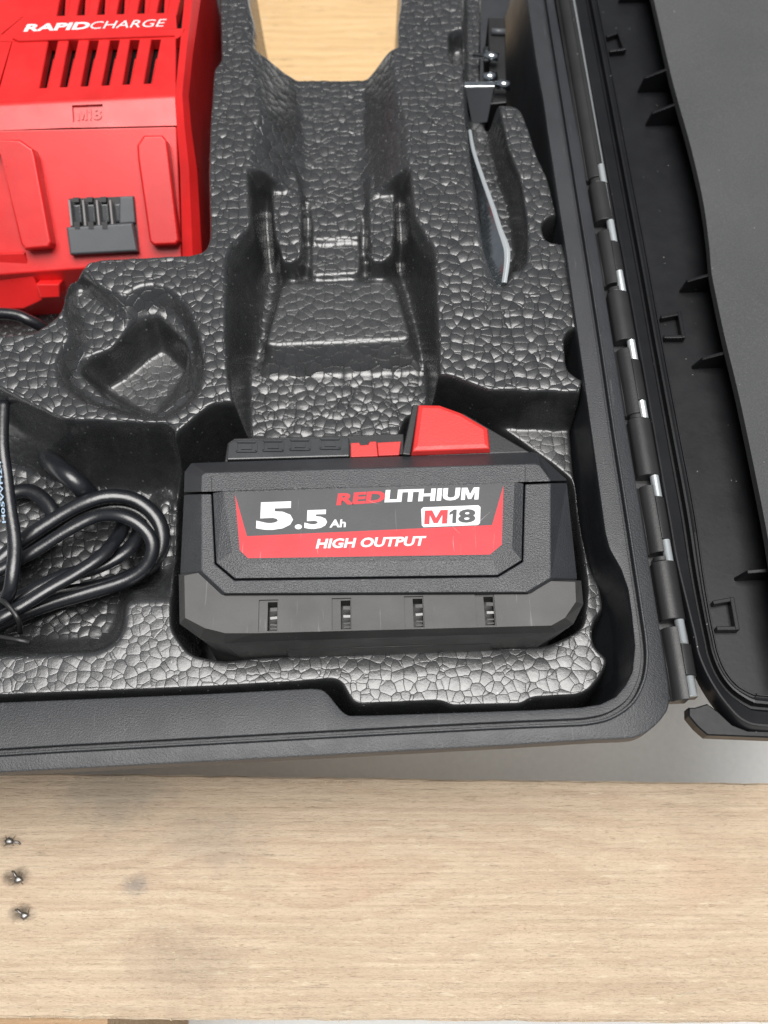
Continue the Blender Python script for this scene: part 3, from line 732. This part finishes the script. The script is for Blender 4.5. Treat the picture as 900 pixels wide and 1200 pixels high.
# label plate
pb = lv([(249.5, 577.8), (613.5, 566.6), (611.2, 656.5), (583, 674), (275.5, 678), (253.5, 659.5)], ZT - .5)
pm = lv([(249.5, 577.8), (613.5, 566.6), (611.2, 656.5), (583, 674), (275.5, 678), (253.5, 659.5)], ZT)
ZL2 = ZT + 1.5
pt = lv([(262, 575.5), (603, 564.5), (600, 643), (578, 656), (289, 660.5), (272, 647)], ZL2)
MB().loft([down(pb, -6), pb, pm, pt]).obj('label_plate', M['pack'], bat, bevel=.2)
pl = Plane(P(275, 577, ZL2), P(590, 567, ZL2), P(290, 652, ZL2))
def sheet(px, plane, lift, th=.05):
    mb = MB(); slab(mb, px, plane, lift, -(lift - th)); return mb
lab = sheet([(275, 577), (590, 567), (588, 639), (574, 650.5), (291, 655), (281, 645)], pl, .10, .05).obj('label', M['label'], bat)
sheet([(281, 645), (290.5, 654.3), (574, 650), (588, 638.5), (590, 569), (576.5, 615.5), (289.5, 628.5), (275.5, 580)], pl, .13, .03).obj('red_band', M['label_red'], lab)
text('5', pl, (300, 621.5), (343, 620), 32.5, 2.5, 'digit', M['white'], lab, .050, .16)
text('.', pl, (345.5, 620.3), (354, 620), 5.5, 0, 'digit', M['white'], lab, .03, .16)
text('5', pl, (356.5, 620.2), (383, 619.3), 22, 1.8, 'digit', M['white'], lab, .050, .16)
text('Ah', pl, (386, 618.5), (405, 618), 9.3, 1.2, 'lettering', M['white'], lab, .03, .16)
text('RED', pl, (394, 592.5), (450.5, 589), 14, 3, 'lettering', M['label_red'], lab, .045, .16)
text('LITHIU', pl, (450.5, 589), (538, 586.2), 14.5, 2, 'lettering', M['white'], lab, .045, .16)
glyph('M', pl, (540, 586.1), (560.5, 585.5), 14.2, 1.6, 'lettering', M['white'], lab, .16)
text('HIGH OUTPUT', pl, (370, 643), (497, 639.5), 11.3, 3, 'lettering', M['white'], lab, .034, .16)
bx = [(493.5, 597), (496, 594.7), (560.5, 592.3), (563, 594.5), (562.5, 613), (560, 615.5), (496.5, 618), (494.3, 615.8)]
sheet(bx, pl, .16, .03).obj('badge', M['white'], lab)
glyph('M', pl, (497, 614.8), (524, 613.8), 16.2, 1.5, 'lettering', M['label_red'], lab, .19)
glyph('1', pl, (526, 613.6), (536.5, 613.2), 16, 1.5, 'lettering', M['label'], lab, .19)
text('8', pl, (536.5, 613.1), (557, 612.3), 15.8, 1.5, 'lettering', M['label'], lab, .04, .19)
M['scuff'] = mat('scuff', (.42, .36, .36), .7)
for a, b, w_ in (((531, 627), (532.5, 648), .5), ((578, 597), (552, 622), .45), ((430, 586), (446, 591.5), .4), ((372, 640), (373, 651), .4), ((520, 605), (541, 628), .35)):
    d = Vector(b) - Vector(a); n_ = Vector((-d.y, d.x)).normalized() * w_ * .5; A, B = Vector(a), Vector(b); Mi = (A + B) / 2 + n_ * 3
    sheet([tuple(A), tuple(Mi - n_), tuple(B), tuple(Mi + n_)], pl, .20, .02).obj('scuff', M['scuff'], lab)
# rubber bumper
ZB = ZT - 2.0
bo = [(209.5, 673.5), (233, 669), (263, 697), (618, 695.6), (645, 679), (681, 680.5), (683.5, 708), (672, 731), (652, 741), (300, 752), (262, 754), (234, 748), (210.5, 731)]
bt = [(216, 674.5), (234, 671), (263, 698), (618, 696.5), (646, 681), (674, 682), (675, 705), (662, 724), (646, 733), (300, 742), (264, 742), (240, 736), (217, 724)]
lo = lv(bo, ZB - 6); lt = lv(bt, ZB)
lo2 = lv([(x + (450 - x) * .0, y) for x, y in bo], ZB - 6)
dn = [Vector((q.x * (1 if i < 6 else .93), q.y + (0 if i < 5 else 1.5), -26)) for i, q in enumerate(lo)]
SLOTS = ((319, 721.5), (405, 719.5), (490, 717.3), (573.5, 715))
def carve(o, cutters):
    """cut real openings; leaves a plain mesh"""
    for c in cutters:
        b = o.modifiers.new('cut', 'BOOLEAN'); b.operation = 'DIFFERENCE'; b.object = c; b.solver = 'EXACT'
    bpy.context.view_layer.update()
    me = bpy.data.meshes.new_from_object(o.evaluated_get(bpy.context.evaluated_depsgraph_get()))
    o.modifiers.clear(); o.data = me
    for c in cutters: bpy.data.objects.remove(c)
bump = MB().loft([down(dn, -60), dn, lo, lt]).obj('bumper', M['rubber'], bat)
RZ = Matrix.Rotation(R(1.6), 3, 'Z')
cut = [MB().box(P(cx, cy, ZB) + RZ @ Vector((-1.25, .1, 0)), (6.2, 10.6, 1.5), RZ).obj('cutter', M['black']) for cx, cy in SLOTS]
cut += [MB().box(P(cx, cy, ZB), (3.1, 9.6, 13), Matrix.Rotation(R(1.6), 3, 'Z')).obj('cutter', M['black']) for cx, cy in SLOTS]
carve(bump, cut)
bv = bump.modifiers.new('edge', 'BEVEL'); bv.width = .45 * MM; bv.segments = 3; bv.limit_method = 'ANGLE'; bv.angle_limit = R(20); bv.use_clamp_overlap = True
for cx, cy in SLOTS:
    q = P(cx, cy, ZB); M2 = Matrix.Rotation(R(1.6), 3, 'Z')
    sl_ = MB().box(q + Vector((0, 0, -5.6)), (3.0, 9.4, .8), M2).obj('vent_slot', M['black'], bump)
    for k, dy in enumerate((2.4, -.3, -2.5, -3.7)):
        MB().box(q + M2 @ Vector((.35, dy, -1.2 - .3 * k)), (2.2, (1.1, .8, .45, .4)[k], .5), Matrix.Rotation(R(1.6 + random.uniform(-7, 7)), 3, 'Z') @ Matrix.Rotation(R(14), 3, 'X')).obj('contact', M['dull_steel'] if k == 1 else M['black'], sl_)
# front face detail: red base strip above the lower lip
fr = lv([(352, 748), (560, 741), (548, 747.5), (362, 752)], -8); MB().loft([[q + Vector((0, 3, -.6)) for q in fr], [q + Vector((0, 0, 0)) for q in fr]]).obj('red_strip', M['red'], bat)
lp = lv([(326, 752), (600, 743), (575, 754), (450, 758.5), (336, 762)], -14); MB().loft([down(lp, -30), lp]).obj('lower_lip', M['rubber'], bat, bevel=.5)
# terminal end
ZC = -8.0
tc = lv([(262.5, 541), (266, 519), (274, 513.5), (413, 510), (474, 508), (474, 532), (420, 536)], ZC)
MB().loft([down(tc, -30), [q - Vector((0, 0, .5)) for q in tc], [q + (sum(tc, Vector()) / len(tc) - q) * .01 for q in tc]]).obj('terminal_block', M['pack_dark'], bat, bevel=.3)
tcv = lv([(265.5, 538.5), (267.5, 520), (274, 515.5), (409, 512), (410, 534.5)], ZC + 1.6)
tcb = MB().loft([down(tcv, ZC - 2), tcv]).obj('terminal_cover', M['smoke'], bat, bevel=.5)
for x in (289, 320, 351.5, 387):
    yy = 524 - (x - 290) * .035; p = [P(x + dx * 11.5, yy + dy * 5.5, ZC + 1.6) for dx, dy in ((-1, -1), (1, -1), (1, 1), (-1, 1))]
    mb = MB()
    for i in range(4):
        a, b = p[i], p[(i + 1) % 4]; u = (b - a).normalized(); s_ = Vector((-u.y, u.x, 0)) * .32
        mb.loft([[a - s_, b - s_, b + s_, a + s_], [a - s_ + Vector((0, 0, .6)), b - s_ + Vector((0, 0, .6)), b + s_ + Vector((0, 0, .6)), a + s_ + Vector((0, 0, .6))]])
    w3 = [p_ + (sum(p, Vector()) / 4 - p_) * .45 for p_ in p]; mb.loft([[q_ - Vector((0, 0, .1)) for q_ in w3], [q_ + Vector((0, 0, .45)) for q_ in w3]])
    mb.obj('contact_window', M['smoke'], tcb)
rs = [(411, 535.5), (411, 519), (421, 518.5), (422.5, 521.5), (431.5, 521), (433, 517.5), (441, 517), (443, 534.5)]
w0 = P2(rs, ZC + 1.8); MB().prism(w0, ZC - 3, ZC + 1.8).obj('latch_slide', M['red_button'], bat, bevel=.25)
w0 = P2([(443.5, 534), (442, 518.5), (470, 517), (468, 533)], ZC + 1.0); MB().prism(w0, ZC - 3, ZC + 1.0).obj('latch_slide', M['red_button'], bat, bevel=.25)
ZK = -1.0
w0 = P2([(471, 532), (483.5, 474), (491, 474.3), (481, 533)], ZK); MB().prism(w0, -20, ZK).obj('button_frame', M['pack_dark'], bat, bevel=.4)
w0 = P2([(490, 477), (518, 477), (545, 485), (574, 502), (622, 530), (560, 532), (500, 534)], ZK - 2.0); MB().prism(w0, -26, ZK - 2.0).obj('latch_housing', M['pack_dark'], bat, bevel=.5)
w1 = P2([(489, 476.5), (515, 477), (540, 486), (572, 504.5), (574.5, 530), (481.5, 533.5)], ZK - 1.6)
w2 = inset(w1, 2.0)
MB().loft([[(x, y, -14) for x, y in w1], [(x, y, ZK - 1.6) for x, y in w1], [(x, y, ZK + .3) for x, y in inset(w1, .5)], [(x, y, ZK + .9) for x, y in w2]]).obj('release_button', M['red_button'], bat, bevel=.35, seg=3)

# ------------------------------------------------------------------ charger
chg = empty('battery_charger', tuple(P(110, 150, -60)))
tag(chg, 'red battery charger with cooling slots and two slide rails sunk in the foam', 'battery charger')
pd = Plane(P(0, 312, -28), P(220, 306, -28), P(110, 150, 2))
pc = Plane(pd.at(0, 152), pd.at(207, 147), P(103, 119, 6.6))
pa = Plane(pc.at(0, 123), pc.at(205, 113.5), P(110, -40, 9.6))
hb = MB()
hb.loft([[q - Vector((0, 0, 30)) for q in (pd.at(-110, 330), pd.at(213, 306), pd.at(207, 148), pd.at(-110, 155))], [pd.at(-110, 330), pd.at(213, 306), pd.at(207, 148), pd.at(-110, 155)]])
# sloping band with the sunken badge window
def quadband(mb, px, plane, th=4): slab(mb, px, plane, 0, th)
hb.obj('slide_panel', M['red'], chg, bevel=.6, seg=3)
hb = MB()
for px in ([(-110, 131), (84, 122), (84.5, 124), (85.5, 143), (86, 149.5), (-110, 157)], [(120, 120.4), (205, 116.5), (207, 147), (123, 149), (122.5, 142)], [(84, 122.1), (120, 120.5), (120.3, 122.0), (84.4, 123.4)], [(85.8, 143), (122.6, 142), (123, 149), (86, 149.6)]):
    quadband(hb, px, pc)
slab(hb, [(82, 120), (123, 119), (125, 147), (84, 147)], pc, -1.2, 4)
hb.obj('shoulder', M['red'], chg)
glyph('M', pc, (90, 140.2), (101.5, 139.7), 13.5, 0, 'lettering', M['red'], chg, -.75)
glyph('1', pc, (103, 139.6), (107, 139.5), 13.5, 0, 'lettering', M['red'], chg, -.75)
text('8', pc, (108, 139.4), (118.5, 139), 13.5, 0, 'lettering', M['red'], chg, .03, -.75)
# top panel: frame plus bars between the slots
fr = MB()
for px in ([(-110, -45), (47, -45), (33.5, 19.5), (26, 19.7), (1, 40.2), (-2, 47.8), (-110, 50)], [(-110, 50.2), (13.5, 48.9), (-2.5, 102.6), (-21.5, 102.8), (-22.5, 120.9), (-110, 125)], [(1.3, 40.4), (216, 33.3), (211, 43), (205, 46), (14, 48.6), (-1.5, 48.3)], [(26.5, 20), (206, 15), (207, 33.3), (2, 41)],
           [(-21, 103), (48, 103.5), (55, 103.2), (180, 98), (206, 97.3), (205.4, 110.5), (-22, 120.8)]):
    slab(fr, px, pa, 0, 5)
fr.obj('top_panel', M['red'], chg)
rs = []
for x in (-110, 0, 100, 205.2):
    yj = 123 - x * 9.5 / 205; A, J, B = pa.at(x, yj - 3.0), pc.at(x, yj), pc.at(x, yj + 3.2); dz = Vector((0, 0, -5))
    rs.append([A * (1 - t) ** 2 + J * (2 * t * (1 - t)) + B * t * t for t in (0, .2, .4, .6, .8, 1)] + [B + dz, A + dz])
e_ = MB().loft(rs).obj('rounded_edge', M['red'], chg, smooth=True); e_.data.set_sharp_from_angle(angle=R(40))
# raised bead under the lettering
sb = MB(); slab(sb, [(15, 46.3), (204, 40), (205, 43.2), (22, 49.7)], pa, .9, 0, .3); sb.obj('bead', M['red'], chg)
tops = [57, 81, 105, 129.5, 153, 178]; bots = [45.5, 69.5, 94, 118.5, 143, 168]; wt, wb = 11, 8.5
edges = [(14, -2)] + [(t + wt, b + wb + 1) for t, b in zip(tops, bots)]
rights = list(zip(tops, bots)) + [(206, 206)]
for (lt_, lb), (rt, rb) in zip(edges, rights):
    s = MB(); y0 = lambda x: 50.3 - (x - 14) * .036; y1 = lambda x: 105.5 - (x - 40) * .042
    slab(s, [(lt_, y0(lt_) - 2), (rt, y0(rt) - 2), (rb, y1(rb)), (lb, y1(lb))], pa, .02, 5, .35)
    s.obj('slot_bar', M['red'], chg)
t2 = [70, 93.5, 117, 140, 164, 187]
e2 = [(40, 26)] + [(x + 12, x + 8) for x in t2]; r2 = [(x, x - 4) for x in t2] + [(214, 207)]
for (lt_, lb), (rt, rb) in zip(e2, r2):
    s = MB(); slab(s, [(lt_ + 8, -45), (rt + 8, -45), (rb, 20.5 - (rb - 60) * .022), (lb, 20.5 - (lb - 60) * .022)], pa, .02, 5, .35); s.obj('slot_bar', M['red'], chg)
il = MB()
for t, b in zip(tops, bots): slab(il, [(t + 3, 62), (t + 12, 62), (b + 9, 106), (b + 4.5, 106)], pa, -3.2, 3)
for t in t2: slab(il, [(t + 6, -45), (t + 15, -45), (t + 10, 25), (t + 3, 25)], pa, -3.5, 3)
il.obj('slot_rib', M['red'], chg)
ib = MB(); slab(ib, [(-20, -60), (215, -60), (206, 110), (-20, 118)], pa, -6.0, 6); ib.obj('inner_frame', M['black'], chg)
text('RAPID', pa, (27.5, 37.2), (103, 34.2), 8.6, 5, 'lettering', M['white'], chg, .036, .08)
text('CHARGE', pa, (104, 34.1), (191, 31.0), 8.6, 5, 'lettering', M['white'], chg, -.004, .08)
# right flank: rounded bevel then side wall
ins = [pa.at(221, -45), pa.at(216, 0), pa.at(210, 63), pc.at(205, 113.6), pc.at(207, 147.5), pd.at(211, 200), pd.at(214, 306)]
opx = [(246, -45), (236, 0), (227, 63), (222, 113), (225, 150), (232, 200), (238, 306)]
ous = [P(x - 1, y, q.z - 5.0) for (x, y), q in zip(opx, ins)]
rowz = [ins, [a.lerp(b, .5) + Vector((.4, 0, 1.4)) for a, b in zip(ins, ous)], ous, [q + Vector((.5, 0, -10)) for k, q in enumerate(ous)], [q + Vector((1.0, 0, -45)) for q in ous]]
k = len(ins); v = [q for r_ in rowz for q in r_]; f = [(a * k + i, a * k + i + 1, (a + 1) * k + i + 1, (a + 1) * k + i) for a in range(len(rowz) - 1) for i in range(k - 1)]
fk = link('side_panel', v, f, M['red'], chg, smooth=True); fk.data.set_sharp_from_angle(angle=R(20))
# slide rails
def rail(px, up):
    q = Plane(pd.o + pd.n * up, pd.o + pd.n * up + Vector((1, 0, 0)), pd.o + pd.n * up + Vector((0, pd.n.z, -pd.n.y))); q.n = pd.n
    s = MB(); slab(s, px, q, 0, up + 1, .7); s.obj('rail', M['red'], chg, bevel=.3)
rail([(160, 170), (168, 158.5), (190, 158), (195.5, 165), (197.5, 180), (209.5, 282), (206, 286.5), (180, 287.5), (175, 283), (161, 185)], 6.5)
rail([(-30, 164), (23, 163.5), (38.5, 174), (41, 182), (60, 284), (57, 290), (29, 292.5), (24, 286), (2, 181), (-5, 172), (-20, 172)], 6.5)
# lower left: sloping foot and ledge
s = MB(); pf = Plane(P(0, 330, -34), P(60, 330, -34), P(20, 362, -44)); slab(s, [(-110, 300), (28, 296), (50, 352), (28, 362), (-110, 366)], pf, 0, 20); s.obj('foot', M['red'], chg, bevel=.6)
s = MB(); slab(s, [(44, 330), (72, 330), (72, 346), (50, 347)], pf, 3, 10); s.obj('ledge', M['red'], chg, bevel=.6)
# connector
s = MB(); slab(s, [(81, 233), (157.5, 230), (164, 297), (86, 299)], pd, .3, 3); con = s.obj('connector', M['black'], chg)
s = MB(); slab(s, [(81, 267.5), (158, 262.5), (164, 296), (85.5, 300)], pd, 4.5, 0, .6); s.obj('connector_block', M['terminal'], con, bevel=.3)
s = MB(); slab(s, [(141, 231), (157.5, 230.5), (160, 262), (141, 263.5)], pd, 2.2, 0, .4); s.obj('connector_block', M['terminal'], con, bevel=.3)
for i, x in enumerate((83.5, 99.5, 115.5, 131)):
    s = MB(); slab(s, [(x - 1.0, 236), (x + 1.3, 236), (x + 4.3, 266), (x + 2.0, 266)], pd, 3.4, 0, .2); s.obj('fin', M['pale_fin'], con)
    s = MB(); slab(s, [(x + 2.5, 240 - i * .4), (x + 12.5, 239.5 - i * .4), (x + 14.5, 262 - i * .5), (x + 5.0, 263 - i * .5)], pd, 1.5, 0, .5); s.obj('terminal', M['smoke'], con, bevel=.4)
    if i < 3:
        s = MB(); slab(s, [(x + 4, 232.6 - i * .4), (x + 10.5, 232.4 - i * .4), (x + 10.5, 238), (x + 4, 238)], pd, 2.4, 0); s.obj('latch_tooth', M['black'], con)
        s = MB(); slab(s, [(x + 7, 262), (x + 13.5, 261.6), (x + 14, 270), (x + 8, 270)], pd, 4.75, 0); s.obj('latch_tooth', M['black'], con)
MB().tube(crom([P(-60, 376, -16), P(-10, 368, -15), P(17, 369, -15), P(33, 375, -16), P(50, 384, -20), P(62, 396, -26)], 6), 2.3, 12).obj('lead', M['cable'], chg, smooth=True)

# ------------------------------------------------------------------ power cord bundle
crd = empty('power_cord', tuple(P(80, 660, -40)))
tag(crd, 'coiled black mains cord bundled in the foam hollow beside the battery', 'power cord')
def cord(pts, r=3.1, flat=.72, name='cord_turn'):
    c = crom([P(x, y, z) + Vector((random.uniform(-.5, .5), random.uniform(-.5, .5), random.uniform(-.4, .4))) for x, y, z in pts], 9); return MB().tube(c, r, 14, flat).obj(name, M['cable'], crd, smooth=True)
cord([(-60, 700, -28), (0, 657, -26), (23, 636, -25), (70, 602, -23), (105, 586, -22), (135, 580, -22), (163, 587, -24), (184, 608, -27), (190, 633, -29), (180, 660, -31), (150, 678, -33), (105, 690, -34), (50, 702, -34), (-20, 740, -32)], 2.75)
cord([(-60, 690, -34), (0, 664, -34), (60, 625, -32), (100, 600, -30), (140, 592, -30), (170, 605, -32), (184, 630, -34), (176, 660, -36), (140, 680, -37), (60, 705, -38), (-20, 745, -36)], 2.6)
cord([(-40, 690, -26), (10, 662, -25), (42, 644, -24), (77, 622, -22), (112, 606, -20), (141, 604.5, -19), (166, 618, -20), (178, 640, -22), (172, 664, -25), (149, 681, -27), (105, 695, -28), (58, 709, -28), (14, 726, -27), (-40, 752, -26)], 2.4)
cord([(146, 608, -30), (142, 624, -27), (121, 650, -23), (93, 671, -21), (58, 691, -20), (23, 709, -20), (0, 724, -21), (-40, 748, -24)], 2.75)
cord([(166, 612, -32), (161, 628, -30), (145, 648, -28), (112, 664, -27), (70, 676, -27), (20, 700, -28), (-40, 730, -30)], 2.8)
cord([(50, 528, -46), (60, 541, -28), (73, 554, -21), (90, 567, -22), (105, 580, -27), (112, 592, -33)], 3.8, 1)
cord([(-20, 600, -38), (15, 578, -37), (42, 580, -37), (62, 605, -37), (40, 640, -38), (5, 660, -39)], 3.0)
flat_c = [(2, 470, -8), (4, 520, -10), (6, 560, -12), (10, 595, -14), (15, 635, -15), (15, 670, -16), (11, 696, -20), (-4, 716, -26), (-30, 728, -30)]
fc = cord(flat_c, 2.5, .7, 'cord_end')
pt_ = Plane(P(6, 560, -9.6), P(16, 560, -9.6), P(10, 600, -11.8))
text('H05VVH2-F', pt_, (7.2, 613), (1.2, 537), 4.2, 0, 'print', M['print_blue'], crd, .02, .35)
tie = MB().tube([P(x, y, z) for x, y, z in ((-20, 742, -24), (0, 746, -22), (18, 749, -21), (35, 752.5, -20.5))], .8, 8, .5).obj('cable_tie', M['hinge'], crd, smooth=True)
MB().tube(crom([P(x, y, z) for x, y, z in ((-12, 706, -20), (2, 704, -15), (14, 715, -14.5), (22, 728, -16), (24, 742, -24))], 5), .9, 8, .6).obj('cable_tie', M['hinge'], crd, smooth=True)

# ------------------------------------------------------------------ flat steel key in its slot
ZKY = -1.0
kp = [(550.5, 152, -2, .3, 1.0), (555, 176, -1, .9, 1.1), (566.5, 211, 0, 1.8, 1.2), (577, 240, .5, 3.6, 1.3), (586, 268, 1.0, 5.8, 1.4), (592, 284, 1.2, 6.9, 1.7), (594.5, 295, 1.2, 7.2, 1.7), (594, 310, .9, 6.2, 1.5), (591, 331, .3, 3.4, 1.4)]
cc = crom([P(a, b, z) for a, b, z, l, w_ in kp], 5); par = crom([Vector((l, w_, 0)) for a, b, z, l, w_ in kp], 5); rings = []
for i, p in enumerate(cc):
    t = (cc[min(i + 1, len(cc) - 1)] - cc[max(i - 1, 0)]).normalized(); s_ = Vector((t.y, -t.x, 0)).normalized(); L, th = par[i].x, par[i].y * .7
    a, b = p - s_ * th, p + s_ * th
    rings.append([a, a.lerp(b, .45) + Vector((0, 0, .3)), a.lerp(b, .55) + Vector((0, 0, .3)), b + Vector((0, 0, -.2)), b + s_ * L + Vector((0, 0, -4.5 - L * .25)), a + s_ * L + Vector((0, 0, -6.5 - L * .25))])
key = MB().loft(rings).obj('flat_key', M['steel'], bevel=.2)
key.data.materials.append(M['zinc'])                    # paler ridge faces: the highlight along the ridge put into the colour
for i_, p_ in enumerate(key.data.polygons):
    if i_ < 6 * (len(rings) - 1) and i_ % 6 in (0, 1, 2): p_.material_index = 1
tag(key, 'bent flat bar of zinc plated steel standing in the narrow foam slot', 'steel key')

# clip with two screws beside the case wall
clp = empty('metal_clip', tuple(P(563, 110, -20)))
tag(clp, 'dark metal clip with two bright screws between foam and case wall', 'metal clip')
a = P2([(543.5, 95.5), (580, 95), (580, 101), (544, 101.5)], -3)
MB().prism(a, -24, -3).obj('clip_plate', M['steel'], clp, bevel=.3)
a = P(544, 102, -3); pv = Plane(a, a + Vector((1, 0, 0)), a + Vector((0, -1.2, -3)))
s = MB(); slab(s, [(545, 102), (579, 101.5), (571, 143), (553, 146)], pv, .4, 1.2); s.obj('clip_tongue', M['terminal'], clp, bevel=.3)
for (x0, y0, x1, y1, z) in ((567, 66, 584, 68, -6), (582, 99, 598, 100.5, -5)):
    a, b = P(x0, y0, z), P(x1, y1, z); u = (b - a).normalized()
    MB().tube([a - u * 5, a, a + u * .01, b, b + u * .01], 0, 14, rr=[1.1, 1.1, 2.0, 2.0, 1.4]).obj('screw', M['steel'], clp, smooth=True)
MB().tube([P(570, 58, -8), P(570, 70, -8)], 1.6, 10).obj('screw_washer', M['steel'], clp, smooth=True)
MB().tube([P(566, 92, -7), P(582, 90, -7)], 2.3, 12).obj('spacer', M['steel'], clp, smooth=True)
MB().tube([P(576, 37, -9), P(592, 38, -9)], 1.5, 10).obj('pivot', M['terminal'], clp, smooth=True)
MB().prism(P2([(572, 20), (592, 20), (594, 120), (574, 122)], -10), -34, -10).obj('clip_body', M['black'], clp, bevel=.5)
